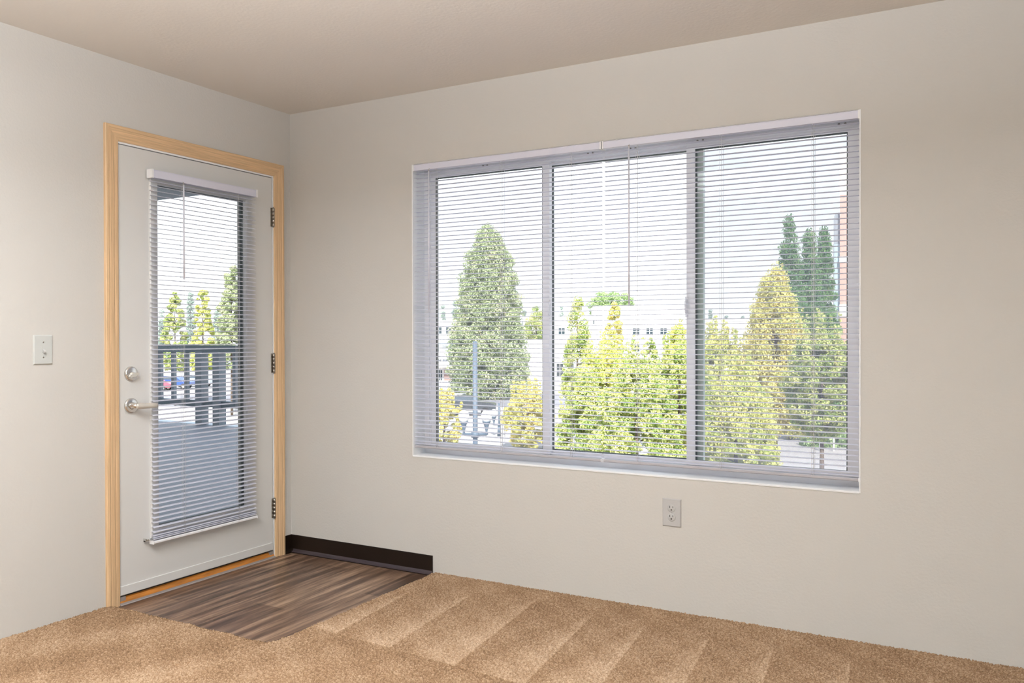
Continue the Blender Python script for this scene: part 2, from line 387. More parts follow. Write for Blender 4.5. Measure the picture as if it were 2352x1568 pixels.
# ---------------------------------------------------------------- blinds
def make_blind(name, loc, rz, w, ztop, zbot, nst, pitch, ladders, wand=None, clip=None, wobble=.0012, label=None, seed=1, stack=2, headh=.030, group=None, tilt=4, wend=None):
    rr = random.Random(seed)
    R = empty(name, loc, rz, label=label, cat='window blind', group=group)
    # headrail: folded U channel with end caps
    b = MB(); b.bbox(0, w, 0, .030, ztop-headh, ztop, '-y', .003)
    b.box(0, w, -.0015, .002, ztop-.003, ztop); b.box(0, w, -.0015, .002, ztop-headh, ztop-headh+.003)
    hd = b.build('headrail', m_head, R)
    c = MB(); c.box(-.004, .006, -.003, .034, ztop-headh-.002, ztop+.002); c.build('end_cap', m_vinyl, hd)
    c = MB(); c.box(w-.006, w+.004, -.003, .034, ztop-headh-.002, ztop+.002); c.build('end_cap', m_vinyl, hd)
    # slats
    sb = MB(); zs = []; z = ztop-headh-.016
    zb = zbot+.012+stack*.0085
    while z > zb+pitch*.6: zs.append(z); z -= pitch
    for k in range(stack): zs.append(zbot+.012+.0085*(stack-k))
    sw = .0250; ns = 6
    for i, zc in enumerate(zs):
        ta = math.radians(tilt+rr.uniform(-.4, .4)) if i < len(zs)-stack else math.radians(1.5)
        dz = rr.uniform(-wobble, wobble)*.4; x0 = .004+rr.uniform(-.001, .001); x1 = w-.004+rr.uniform(-.001, .001)
        top = []; bot = []
        for k in range(ns+1):
            u = (k/ns-.5)*sw; cr = .0028*(1-(2*u/sw)**2)
            yy = .017+u*math.cos(ta)-cr*math.sin(ta)*0; zz = zc+dz-u*math.sin(ta)*-1+cr
            top.append((yy, zz)); bot.append((yy, zz-.0007))
        poly = top+bot[::-1]; base = len(sb.v); n = len(poly)
        sag = [0, 1]
        sb.v += [(x0, p[0], p[1]) for p in poly]+[(x1, p[0], p[1]) for p in poly]
        for k in range(n): sb.f.append((base+k, base+(k+1) % n, base+n+(k+1) % n, base+n+k)); sb.m.append(0); sb.sm.append(False)
        sb.f.append(tuple(base+k for k in range(n-1, -1, -1))); sb.f.append(tuple(base+n+k for k in range(n))); sb.m += [0, 0]; sb.sm += [False]*2
    sb.build('slats', m_slat, R)
    # bottom rail
    b = MB(); b.prism([(.003, zbot+.003), (.006, zbot), (.028, zbot), (.031, zbot+.003), (.031, zbot+.010), (.028, zbot+.013), (.006, zbot+.013), (.003, zbot+.010)], 'x', .003, w-.003)
    br = b.build('bottom_rail', m_rail2 if stack < 3 else m_vinyl, R)
    for xa in (0, w-.004): MB().box(xa, xa+.004, .001, .033, zbot-.001, zbot+.014).build('end_cap', m_vinyl, br)
    for lx in ladders:
        b = MB(); 
        for yy, dx in ((.0035, -.004), (.0305, .004), (.0035, .004), (.017, .0)):
            b.tube((lx+dx, yy, ztop-headh), (lx+dx, yy, zbot+.01), .0006, n=5)
        for zc in zs[:-stack]: b.box(lx-.0035, lx-.0028, .0035, .0305, zc-.0018, zc-.0012)
        b.build('ladder_cord', m_cord, R)
    if wand:
        wx, wz = wand
        b = MB(); b.tube((wx, -.008, ztop-headh-.012), (wx, -.008, wz), .0040, n=6); b.tube((wx, -.008, wz), (wx, -.008, wz-.004), .0048, n=6)
        wo = b.build('tilt_wand', m_wand, R)
        h = MB(); h.tube((wx, .002, ztop-headh+.004), (wx, -.008, ztop-headh-.002), .0016, n=8); h.tube((wx, -.008, ztop-headh), (wx, -.008, ztop-headh-.014), .0022, n=8); h.build('wand_hook', m_chrome, wo)
    return R
make_blind('window_blind', (WX0+.002, .004, 0), 0, 1.876-WX0-.004, 2.0745, .634, 0, .0216, (.14, .515, .885), wand=(.103, 1.335), seed=3, stack=1,
           label='white horizontal mini blind over the left half of the wide window', tilt=1.5)
make_blind('window_blind', (1.879, .004, 0), 0, 2.956-1.879, 2.0745, .634, 0, .0216, (.163, .535, .904), wand=(.131, 1.344), seed=5, stack=1,
           label='white horizontal mini blind over the right half of the wide window', tilt=1.5)
DB = make_blind('window_blind', (.041, -.926, 0), math.pi/2, .640, 1.972, .246, 0, .0216, (.175, .515), wand=(.168, 1.479), seed=9, stack=3, headh=.036,
           label='narrow white mini blind hung on the door, over its glass', tilt=7)
# hold-down clip at the foot of the door blind
hb = MB(); hb.box(-.030, -.004, .020, .034, .262, .266); hb.box(-.030, -.026, .018, .036, .262, .275); hb.tube((-.016, .017, .268), (-.016, .031, .268), .003, n=10)
tag(hb.build('hold_down_clip', m_chrome, DB), 'small bright metal clip')

# ---------------------------------------------------------------- door
D = struct(empty('door_1', (0, -.605, 0)))
DI = Matrix.Translation(Vector(D.location)).inverted()
def DP(b, name, m, parent=None):
    o = b.build(name, m); p = parent or D; o.parent = p
    if p == D: o.matrix_parent_inverse = DI
    return o
# jamb
b = MB(); ja, jb = -1.079, -.1345
b.box(-T, 0.001, DY0, ja, 0, DZ); b.box(-T, 0.001, jb, DY1, 0, DZ); b.box(-T, 0.001, ja, jb, 2.067, DZ)
b.box(-T, -.050, ja, ja+.012, .03, 2.067); b.box(-T, -.050, jb-.012, jb, .03, 2.067); b.box(-T, -.050, ja, jb, 2.053, 2.067)
DP(b, 'jamb', m_white)
b = MB(); b.box(-.051, -.045, ja+.0002, ja+.012, .03, 2.066); b.box(-.051, -.045, jb-.012, jb-.0002, .03, 2.066); b.box(-.051, -.045, ja+.001, jb-.001, 2.051, 2.0665)
DP(b, 'weather_strip', m_gapd)
# slab with a glazed opening
sy0, sy1, sz0, sz1 = -1.0755, -.1390, .040, 2.0630
gy0, gy1, gz0, gz1 = -.884, -.318, .300, 1.925
b = MB(); x0, x1 = -.044, -.001
b.box(x0, x1, sy0, gy0, sz0, sz1); b.box(x0, x1, gy1, sy1, sz0, sz1); b.box(x0, x1, gy0, gy1, sz0, gz0); b.box(x0, x1, gy0, gy1, gz1, sz1)
DP(b, 'door_leaf', m_door)
def yz_ring(b, y0, y1, z0, z1, w, xa, xb, bv=0, mi=0):
    """moulded ring: profile raised to xb, falling to xa on both edges"""
    def loop(d, x): return [(x, y0+d, z0+d), (x, y1-d, z0+d), (x, y1-d, z1-d), (x, y0+d, z1-d)]
    ls = [loop(0, xa), loop(0, xb-bv), loop(bv, xb), loop(w-bv*1.5, xb), loop(w, xb-bv*1.5), loop(w, xa)]
    base = len(b.v)
    for l in ls: b.v += l
    for k in range(len(ls)):
        k2 = (k+1) % len(ls)
        for i in range(4): b.f.append((base+k*4+i, base+k*4+(i+1) % 4, base+k2*4+(i+1) % 4, base+k2*4+i)); b.m.append(mi); b.sm.append(False)
b = MB(); yz_ring(b, -.914, -.288, .268, 1.957, .044, -.012, .010, .004)
DP(b, 'glazing_frame', m_door)
b = MB(); yz_ring(b, -.900, -.302, .282, 1.943, .030, -.056, -.030, .003)
tag(DP(b, 'outer_glazing_frame', m_gask), 'outer glazing bead with its shade painted dark')  # frame side lies in shade; the shade is painted as a dark colour
b = MB(); b.box(-.026, -.020, -.874, -.328, .308, 1.917); DP(b, 'glass_pane', m_glass)
b = MB(); b.bbox(-.001, .004, sy0+.003, sy1-.003, .042, .082, '+x', .0015); DP(b, 'bottom_sweep', m_door)
b = MB(); b.box(-.042, -.010, sy0+.004, sy1-.004, .032, .040); DP(b, 'sweep_seal', m_gapd)
# threshold
b = MB(); b.prism([(-.15, 0.0), (.006, 0.0), (.004, .010), (-.004, .026), (-.02, .035), (-.15, .035)], 'y', ja, jb)
th = DP(b, 'threshold', m_thr)
b = MB(); b.prism([(.004, 0.0005), (.017, 0.0005), (.015, .004), (.004, .0085)], 'y', ja, jb)
tag(DP(b, 'threshold_edge', m_alu), 'pale metal nosing')
b = MB()
for (ya, yb) in ((ja, ja+.035), (jb-.03, jb)): b.box(-.02, .001, ya, yb, .0, .0345)
DP(b, 'threshold_block', m_alu)
# casing, mitred, moulded
pf = [(0, 0), (0, .013), (.003, .016), (.014, .0165), (.018, .0140), (.024, .0145), (.040, .0125), (.046, .0100), (.052, .0108), (.062, .0095), (.067, .007), (.068, 0)]
oy0, oy1, oz = -1.143, -.0605, 2.143
b = MB()
def cp(u, h, k):
    return [(h, oy0+u, .0), (h, oy0+u, oz-u), (h, oy1-u, oz-u), (h, oy1-u, .0)][k]
for seg in range(3):
    mi = 1 if seg == 1 else 0
    for i in range(len(pf)-1):
        (ua, ha), (ub, hb_) = pf[i], pf[i+1]
        b.face([cp(ua, ha, seg), cp(ua, ha, seg+1), cp(ub, hb_, seg+1), cp(ub, hb_, seg)], mi)
for k in (0, 3):
    b.face([cp(u, h, k) for u, h in pf])
b.face([cp(0,0,0), cp(0,0,1), cp(.068,0,1), cp(.068,0,0)]); b.face([cp(0,0,1), cp(0,0,2), cp(.068,0,2), cp(.068,0,1)]); b.face([cp(0,0,2), cp(0,0,3), cp(.068,0,3), cp(.068,0,2)])
tag(DP(b, 'door_casing', [m_woodv, m_woodh]), 'natural fir wood casing')
# hinges
for z0, z1 in ((1.80, 1.902), (1.006, 1.110), (.215, .321)):
    b = MB(); hy = -.1352
    n = 5; dh = (z1-z0)/n
    for k in range(n): b.tube((.0075, hy, z0+k*dh+.0006), (.0075, hy, z0+(k+1)*dh-.0006), .0068, n=14)
    b.tube((.0075, hy, z0-.005), (.0075, hy, z0), .0045, n=12); b.tube((.0075, hy, z1), (.0075, hy, z1+.004), .0045, n=12)
    hg = DP(b, 'hinge', m_hinge)
    l = MB(); l.box(-.001, .0025, hy-.002, hy-.0155, z0, z1) if False else l.box(-.001, .0012, hy-.014, hy-.002, z0, z1); DP(l, 'hinge_plate', m_hinge, hg).matrix_parent_inverse = Matrix.Identity(4)
# deadbolt
def disc(b, y, z, r, h, x=-.001):
    b.lathe([(r, 0), (r, h*.55), (r*.94, h*.85), (r*.80, h), (.001, h*1.02)], (x, y, z), (1, 0, 0), 40)
b = MB(); disc(b, -1.012, 1.035, .0335, .011); db = DP(b, 'deadbolt', m_chrome)
b = MB(); b.lathe([(.013, 0), (.013, .006), (.009, .010), (.001, .010)], (.008, -1.012, 1.030), (1, 0, 0), 24)
b.prism([(-1.035, 1.023), (-1.030, 1.018), (-1.008, 1.022), (-.988, 1.031), (-.986, 1.038), (-.992, 1.040), (-1.014, 1.035), (-1.032, 1.029)], 'x', .014, .026)
DP(b, 'thumb_turn', m_nick, db)
# lever
b = MB(); disc(b, -1.012, .890, .0345, .010); b.lathe([(.017, .008), (.015, .016), (.012, .022), (.011, .044), (.001, .045)], (0, -1.012, .890), (1, 0, 0), 28)
lv = DP(b, 'door_handle', m_chrome)
b = MB(); n = 14; secs = []
for k in range(n+1):
    t = k/n; y = -1.018+t*.117; xx = .045+.004*math.sin(t*math.pi)-.006*t; hh = .0150-.0035*t if t > .12 else .010+.04*t; dd = .0085-.002*t
    zc = .890-.004*t
    if k == n: hh *= .7; dd *= .7
    secs.append([(xx+dd*math.cos(a), y, zc+hh*math.sin(a)) for a in [2*math.pi*i/14 for i in range(14)]])
base = len(b.v)
for s_ in secs: b.v += s_
for k in range(n):
    for i in range(14): b.f.append((base+k*14+i, base+k*14+(i+1) % 14, base+(k+1)*14+(i+1) % 14, base+(k+1)*14+i)); b.m.append(0); b.sm.append(True)
b.f.append(tuple(base+i for i in range(14))); b.f.append(tuple(base+n*14+13-i for i in range(14))); b.m += [0, 0]; b.sm += [False, False]
DP(b, 'lever', m_nick, lv)
b = MB(); b.box(-.004, .0025, ja-.002, ja+.0018, .83, .945); DP(b, 'strike_plate', m_hinge)

# ---------------------------------------------------------------- switch and outlet
S = empty('light_switch', (0, -1.4225, 1.150), label='white single toggle light switch on the wall left of the door', cat='light switch')
b = MB(); b.bbox(0, .0065, -.040, .040, -.060, .060, '+x', .0035); b.build('cover_plate', m_plate, S)
b = MB(); b.box(.0060, .0075, -.005, .005, -.012, .012); b.build('toggle_surround', m_plate, S)
b = MB(); b.prism([(.006, -.008), (.006, .004), (.018, -.006), (.019, -.011), (.016, -.013)], 'y', -.0038, .0038); b.build('toggle', m_plate2, S)
for z in (.031, -.031):
    b = MB(); b.lathe([(.0034, 0), (.0034, .0012), (.0025, .0018), (.0005, .0019)], (.006, 0, z), (1, 0, 0), 14); b.build('screw', m_hinge, S)
O = empty('electrical_outlet', (2.2045, 0, .440), label='white duplex wall outlet on the wall below the window', cat='outlet')
b = MB(); b.bbox(-.041, .041, -.0065, 0, -.060, .060, '-y', .0035); b.build('cover_plate', m_plate2, O)
for zc in (.0195, -.0195):
    b = MB(); b.lathe([(.0172, 0), (.0172, .0018), (.0160, .0026), (.0005, .0026)], (0, -.006, zc), (0, -1, 0), 32); rc = b.build('receptacle', m_plate2, O)
    h = MB(); h.box(-.0078, -.0056, -.0092, -.0084, zc+.001, zc+.0105); h.box(.0052, .0073, -.0092, -.0084, zc+.002, zc+.0100)
    h.lathe([(.0030, 0), (.0030, .0006), (.0005, .0006)], (0, -.0086, zc-.0065), (0, -1, 0), 16); h.build('slots', m_slot, rc)
b = MB(); b.lathe([(.003, 0), (.003, .001), (.0005, .0015)], (0, -.006, 0), (0, -1, 0), 12); b.build('screw', m_plate2, O)

# ---------------------------------------------------------------- added ceiling fill panel, unseen behind the camera
LX, LY = 1.35, -2.8
Lm = empty('fill_panel', (LX, LY, 2.44), label='added square white fill panel, unseen behind the viewer', cat='fill light')
b = MB(); ring2 = b; b.box(-.62, .62, -.62, -.58, -.06, 0); b.box(-.62, .62, .58, .62, -.06, 0); b.box(-.62, -.58, -.58, .58, -.06, 0); b.box(.58, .62, -.58, .58, -.06, 0); b.box(-.58, .58, -.58, .58, -.01, 0)
b.build('fill_panel_housing', m_white, Lm)
def area(name, loc, rot, sx, sy, power, col):
    l = bpy.data.lights.new(name, 'AREA'); l.shape = 'RECTANGLE'; l.size = sx; l.size_y = sy; l.energy = power; l.color = col
    o = bpy.data.objects.new(name, l); COL.objects.link(o); o.location = loc; o.rotation_euler = rot; return o
area('fill_panel_glow', (LX, LY, 2.425), (0, 0, 0), 1.1, 1.1, 52, (.96, .985, 1.0))
# added window around a fill light, unseen behind the viewer's right shoulder
W2 = struct(empty('fill_window', (RX, -4.1, 1.35)))
b = MB(); b.box(-.05, 0, -1.05, 1.05, -.80, -.72); b.box(-.05, 0, -1.05, 1.05, .72, .80); b.box(-.05, 0, -1.05, -.97, -.72, .72); b.box(-.05, 0, .97, 1.05, -.72, .72); b.build('window_frame', m_vinyl, W2)
b = MB(); b.box(-.012, -.006, -.97, .97, -.72, .72); b.build('glass_pane', m_white, W2)  # opaque white sheet closing the added window
area('fill_window_light', (RX-.03, -4.1, 1.35), (0, math.radians(90), 0), 1.44, 1.94, 38, (.80, .92, 1.0))
# added fill uplight, unseen behind the camera, washing the ceiling
FL = empty('fill_uplight', (2.3, -3.1, .012), label='added white uplight for fill, unseen behind the viewer', cat='floor lamp')
MB().tube((0, 0, 0), (0, 0, .03), .15, n=32).build('base', m_white, FL); MB().tube((0, 0, .03), (0, 0, 1.62), .014, n=16).build('pole', m_nick, FL)
b = MB(); n_ = 40; pr = [(.03, 1.60), (.10, 1.63), (.18, 1.69), (.24, 1.77)]
for j in range(3):
    for i in range(n_):
        a0 = 2*math.pi*i/n_; a1 = 2*math.pi*(i+1)/n_; (ra, za), (rb, zb) = pr[j], pr[j+1]
        b.face([(ra*math.cos(a0), ra*math.sin(a0), za), (ra*math.cos(a1), ra*math.sin(a1), za), (rb*math.cos(a1), rb*math.sin(a1), zb), (rb*math.cos(a0), rb*math.sin(a0), zb)], 0, True)
b.build('fill_uplight_bowl', m_white, FL)
area('fill_uplight_glow', (2.3, -3.1, 1.76), (math.pi, 0, 0), .28, .28, 180, (.97, .985, 1.0))

# ---------------------------------------------------------------- daylight
w = bpy.data.worlds.new('sky'); SC.world = w; w.use_nodes = True; nt = w.node_tree; nt.nodes.clear()
o = nt.nodes.new('ShaderNodeOutputWorld'); bg = nt.nodes.new('ShaderNodeBackground'); nt.links.new(bg.outputs[0], o.inputs[0])
tc = nt.nodes.new('ShaderNodeTexCoord'); sp = nt.nodes.new('ShaderNodeSeparateXYZ'); nt.links.new(tc.outputs['Generated'], sp.inputs[0])
r = nt.nodes.new('ShaderNodeValToRGB'); nt.links.new(sp.outputs[2], r.inputs[0])
r.color_ramp.elements[0].position = 0; r.color_ramp.elements[0].color = (.95, .98, 1.0, 1)
r.color_ramp.elements[1].position = .5; r.color_ramp.elements[1].color = (.70, .82, 1.0, 1)
e_ = r.color_ramp.elements.new(.12); e_.color = (.90, .95, 1.0, 1)
nt.links.new(r.outputs[0], bg.inputs[0]); bg.inputs[1].default_value = 1.8
sl = bpy.data.lights.new('sun', 'SUN'); sl.energy = 9; sl.angle = .01; sl.color = (1, .96, .90)
so = bpy.data.objects.new('sun', sl); COL.objects.link(so)
sd = Vector((-.35, .62, -.70)).normalized(); so.rotation_euler = sd.to_track_quat('-Z', 'Y').to_euler(); so.location = (8, -14, 14)

# ---------------------------------------------------------------- outside: ground, road
def patch(name, pts, z, m, h=.04):
    b = MB(); b.prism(pts, 'z', z-h, z); return struct(b.build(name, m))
m_ground = mat('pale_concrete', (.40, .375, .365), .9, noise=(.3, .08, (1, 1, 1)))
m_road = mat('asphalt', (.24, .235, .26), .9, noise=(.5, .1, (1, 1, 1)))
m_grass = mat('lawn_grass', (.36, .42, .14), .9, noise=(4, .3, (1, 1, 1)))
patch('ground', [(-400, -300), (300, -300), (300, 400), (-400, 400)], GZ, m_ground, .5)
def strip(name, a, b_, c, d, m, z): patch(name, [at(*a), at(*b_), at(*c), at(*d)], z, m)
strip('road', (-1500, 88), (3200, 88), (3200, 74), (-1500, 74), m_road, GZ+.05)

# balcony -----------------------------------------------------------------
DKY = 4.50
patch('balcony_deck', [(-13, -5), (-T-.002, -5), (-T-.002, 1.2), (-1.4, 1.2), (-1.4, 2.1), (-2.6, 2.1), (-2.6, DKY), (-13, DKY)], -.005, m_deck, .22)
patch('lit_deck_edge', [(-13, DKY), (-2.6, DKY), (-2.6, DKY+.16), (-13, DKY+.16)], .0, m_deckedge, .25)  # pale strip; light falling on the deck edge is put into its colour
RLY = DKY-.02
Rr = empty('balcony_railing', (-6, RLY, 0), label='dark blue-grey balcony railing with square balusters beyond the door', cat='railing')
def RB(b, n, m): return b.build(n, m, Rr)
b = MB(); b.box(-6, 3.4, -.045, .045, .985, 1.085); RB(b, 'top_rail', m_rail)
b = MB(); b.box(-6, 3.4, -.025, .025, .245, .33); RB(b, 'bottom_rail', m_rail)
posts = []
def xrail(px):
    k = (px-1176)/F; dx = rt[0]*k-math.sin(YAW); dy = rt[1]*k+math.cos(YAW); t = (RLY-C[1])/dy; return C[0]+dx*t
for px in (463, 503):
    xc = xrail(px)+6; posts.append(xc)
    b = MB(); b.box(xc-.062, xc+.062, -.06, .06, -.004, 1.0); RB(b, 'post', m_railp)
for px in (355-30, 369, 399, 429, 540, 570, 600, 630, 300, 270):
    xc = xrail(px)+6
    b = MB(); b.box(xc-.028, xc+.028, -.024, .024, .30, 1.0); RB(b, 'baluster', m_railp)
# roof over the balcony
ROOFY = 2.76
patch('balcony_roof', [(-13, -5), (-T-.002, -5), (-T-.002, 1.0), (-2.0, ROOFY), (-13, ROOFY)], 3.05, m_soff, .33)
MBx = MB(); 

# ---------------------------------------------------------------- trees
leafpal = {
 'pale_green': [(0, (.20, .25, .12)), (.3, (.40, .47, .26)), (.7, (.60, .66, .42)), (1, (.76, .66, .48))],
 'yellow':     [(0, (.22, .32, .08)), (.3, (.52, .60, .18)), (.65, (.84, .82, .33)), (1, (.96, .86, .40))],
 'yellow_green': [(0, (.13, .22, .06)), (.3, (.34, .46, .15)), (.65, (.68, .70, .30)), (1, (.88, .80, .42))],
 'gold':       [(0, (.32, .40, .12)), (.3, (.62, .62, .22)), (.65, (.88, .80, .33)), (1, (.97, .80, .38))],
 'dark_green': [(0, (.06, .14, .06)), (.4, (.14, .28, .11)), (.8, (.27, .45, .17)), (1, (.50, .62, .22))],
 'painted_haze_green': [(0, (.28, .36, .33)), (.5, (.42, .50, .45)), (1, (.60, .66, .55))],  # distance haze is put into this pale leaf colour
 'fresh_green': [(0, (.22, .34, .14)), (.5, (.42, .55, .27)), (1, (.62, .72, .40))],
}
leafm = {k: mat_attr('foliage_'+k, v, .7, .35) for k, v in leafpal.items()}
m_bark = mat('bark', (.16, .12, .09), .95)
def crown_r(kind, t):
    if kind == 'cone': return np.where(t < .12, .55+t/.12*.45, np.clip((1-t)/.88, 0, 1)**.60)
    if kind == 'sequoia': return np.where(t < .10, .80+2*t, np.clip((1-t)/.90, 0, 1)**.44*np.clip(.45+(1-t)*3.6, 0, 1))
    if kind == 'wide': return np.where(t < .2, .8+t, np.clip((1-t)/.80, 0, 1)**.80)
    if kind == 'column': return np.where(t < .1, .6+4*t, np.clip((1-t)/.55, .0, 1)**.75)
    if kind == 'spire': return np.clip(1-t, 0, 1)**.85*(.9+.1*np.sin(t*40))
    return np.sqrt(np.clip(1-(2*t-1)**2, 0, 1))           # ball
def foliage(x, y, z0, z1, R, kind, pal, n, leaf, K, parent, drop=0, name='foliage', sprigs=0):
    Hh = z1-z0; n = int(n*5.0); K = int(K*2.2); leaf *= .56
    t = rng.uniform(0, 1, K*3); w_ = crown_r(kind, t)+.05; keep = rng.uniform(0, 1, K*3) < w_/w_.max(); t = t[keep][:K]; K = len(t)
    rr_ = crown_r(kind, t)*R; ang = rng.uniform(0, 2*math.pi, K); rad = rr_*np.sqrt(rng.uniform(.35, 1, K))
    c = np.stack([x+rad*np.cos(ang), y+rad*np.sin(ang), z0+t*Hh], -1)
    crad = np.maximum(R*{'column': .42, 'spire': .4}.get(kind, .19), leaf*1.4)*rng.uniform(.6, 1.15, K)
    ctone = rng.uniform(-.2, .2, K)
    if sprigs:                                  # leaders that stick out of the crown
        ca = [c]; cr_ = [crad]; ct = [ctone]
        for i in range(sprigs):
            a = rng.uniform(0, 2*math.pi); q0 = rng.uniform(.1, .85)*R; tt0 = .5+.5*math.sqrt(max(0, 1-(q0/R)**2)) if kind == 'ball' else 1-q0/R*.8
            zb_ = z0+Hh*tt0; ln = rng.uniform(.10, .26)*R+.25; m_ = 6
            u = np.linspace(-.2, 1, m_); ca.append(np.stack([x+math.cos(a)*q0*(1+.06*u), y+math.sin(a)*q0*(1+.06*u), zb_+u*ln*1.6], -1)); cr_.append(np.maximum(R*.11*(1.05-u), leaf)); ct.append(rng.uniform(-.1, .25, m_))
        c = np.concatenate(ca); crad = np.concatenate(cr_); ctone = np.concatenate(ct); K = len(c)
    pr_ = crad**2; k = rng.choice(K, n, p=pr_/pr_.sum()); d = rng.standard_normal((n, 3)); d /= np.linalg.norm(d, axis=1)[:, None]
    p = c[k]+d*(crad[k]*rng.uniform(.3, 1, n)**.5)[:, None]*np.array([1, 1, .85])
    tp = (p[:, 2]-z0)/Hh
    nn = d+rng.standard_normal((n, 3))*.6+np.array([0, 0, .25]); nn /= np.linalg.norm(nn, axis=1)[:, None]
    a = np.cross(nn, rng.standard_normal((n, 3))); a /= np.linalg.norm(a, axis=1)[:, None]; b_ = np.cross(nn, a)
    s_ = leaf*rng.uniform(.6, 1.3, n)[:, None]*.5
    q = np.stack([p-a*s_-b_*s_*.2, p-b_*s_, p+a*s_+b_*s_*.2, p+b_*s_], 1).reshape(-1, 3)
    tone = np.clip(.52+ctone[k]+rng.uniform(-.28, .28, n), 0, 1)
    return np_mesh(name, q, np.arange(4*n).reshape(-1, 4), leafm[pal], tone, 'FACE', parent)
def tree(name, label, px, Z, ytop, hw, kind, pal, n, leafpx, ybase=None, K=None, group=None, trunk=True, base_frac=.12, cat='tree'):
    x, y = at(px, Z); z1 = zat(ytop, Z); R = hw/F*Z
    T_ = empty(name, (x, y, GZ), label=label, cat=cat, group=group)
    z0 = GZ+(z1-GZ)*base_frac if ybase is None else max(GZ+.1, zat(ybase, Z))
    foliage(0, 0, z0-GZ, z1-GZ, R, kind, pal, n, leafpx/F*Z, K or max(40, n//70), T_, sprigs=(26 if name == 'maple_tree' else 0))
    b = MB(); th_ = (z1-GZ)
    r0 = max(.10, R*.07)
    b.tube((0, 0, -.05), (0, 0, th_*.6), r0, r0*.5, n=10); b.tube((0, 0, th_*.6), (0, 0, th_*.88), r0*.5, r0*.12, n=8)
    for i in range(7):
        a = i*2.4; h = (z0-GZ)+(th_-(z0-GZ))*(.1+.09*i); rr_ = float(crown_r(kind, np.array((h-(z0-GZ))/(z1-z0))))*R*.7
        b.tube((0, 0, h), (rr_*math.cos(a), rr_*math.sin(a), h+rr_*.5), r0*.3, r0*.08, n=6)
    b.build('trunk', m_bark, T_)
    return T_
# far trees on the horizon
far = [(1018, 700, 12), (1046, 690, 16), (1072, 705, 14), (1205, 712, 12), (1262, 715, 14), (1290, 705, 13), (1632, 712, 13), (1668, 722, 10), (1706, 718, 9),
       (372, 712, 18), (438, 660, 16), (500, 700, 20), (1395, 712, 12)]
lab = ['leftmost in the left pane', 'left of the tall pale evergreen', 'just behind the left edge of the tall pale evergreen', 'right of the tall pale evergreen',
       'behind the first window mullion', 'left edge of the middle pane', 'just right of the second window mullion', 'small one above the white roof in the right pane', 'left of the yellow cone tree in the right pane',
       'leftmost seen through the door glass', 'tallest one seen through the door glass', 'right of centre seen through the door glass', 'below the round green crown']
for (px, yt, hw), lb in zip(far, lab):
    tree('conifer', 'distant conifer with painted blue-green haze, '+lb, px, 190, yt, hw, 'spire', 'painted_haze_green', 1400, 4.5, base_frac=.1, K=60)
tree('evergreen_tree', 'tall pale green conical evergreen behind the blue street lamp pole, in the left pane', 1122, 84, 522, 92, 'sequoia', 'pale_green', 26000, 7, ybase=945, K=420)
tree('round_tree', 'rounded fresh green tree crown above the white building roof, middle pane', 1405, 170, 672, 52, 'ball', 'fresh_green', 4000, 5, ybase=735)
tree('young_tree', 'slim pale yellow-green tree left of the first window mullion', 1232, 106, 700, 26, 'column', 'yellow_green', 2600, 5, ybase=800)
tree('young_tree', 'slim yellow-green columnar tree at the left of the middle pane', 1326, 52, 684, 32, 'column', 'yellow_green', 4500, 6, ybase=930)
tree('young_tree', 'golden columnar tree before the white building, left of its four-pane windows', 1412, 48, 697, 40, 'cone', 'gold', 7000, 6, ybase=950)
tree('young_tree', 'small yellow-green tree standing in front of the four-pane windows', 1492, 46, 772, 36, 'cone', 'yellow_green', 5000, 6, ybase=960)
tree('maple_tree', 'yellow maple, low one at the bottom right of the left pane', 1212, 46, 908, 58, 'ball', 'gold', 5000, 7, ybase=1110)
tree('maple_tree', 'golden maple at the bottom left corner of the left pane', 1020, 44, 925, 46, 'ball', 'gold', 3600, 7, ybase=1110)
tree('maple_tree', 'yellow-green maple filling the lower left of the middle pane', 1345, 30, 895, 70, 'ball', 'yellow_green', 10000, 8, ybase=1250)
tree('maple_tree', 'pale yellow maple left of centre in the middle pane', 1392, 38, 812, 78, 'ball', 'yellow', 11000, 8, ybase=1130)
tree('maple_tree', 'green and yellow maple in the lower centre of the middle pane', 1462, 25, 838, 92, 'ball', 'yellow_green', 14000, 9, ybase=1300)
tree('maple_tree', 'yellow maple with a pointed top at the right of the middle pane', 1556, 35, 742, 56, 'cone', 'yellow', 10000, 8, ybase=1150)
tree('maple_tree', 'broad yellow-green maple in front of the second window mullion', 1560, 30, 812, 80, 'ball', 'yellow_green', 11000, 8, ybase=1250)
tree('maple_tree', 'bright yellow maple just right of the second window mullion', 1650, 34, 778, 70, 'ball', 'yellow', 12000, 8, ybase=1150)
tree('maple_tree', 'low golden maple at the bottom of the right pane', 1690, 25, 868, 100, 'ball', 'yellow', 14000, 9, ybase=1230)
tree('maple_tree', 'tall yellow cone-shaped maple in the right pane', 1780, 32, 618, 104, 'wide', 'gold', 19000, 8, ybase=985, K=340)
tree('maple_tree', 'yellow-green rounded maple right of the tall yellow cone, before the brick wall', 1888, 26, 772, 82, 'ball', 'yellow_green', 13000, 8, ybase=1005)
tree('poplar_tree', 'tall dark green poplar with the highest tip, in the right pane', 1814, 50, 498, 34, 'column', 'dark_green', 11000, 6, ybase=1000, K=260)
tree('poplar_tree', 'dark green poplar, the middle of the three dark trees', 1858, 52, 524, 34, 'column', 'dark_green', 11000, 6, ybase=1000, K=260)
tree('poplar_tree', 'dark green poplar nearest the brick wall, open crown', 1893, 54, 526, 32, 'column', 'dark_green', 8000, 6, ybase=1000, K=150)
tree('young_tree', 'yellow-green tree seen through the door glass, left of centre', 402, 75, 672, 36, 'cone', 'yellow_green', 5000, 6, ybase=850)
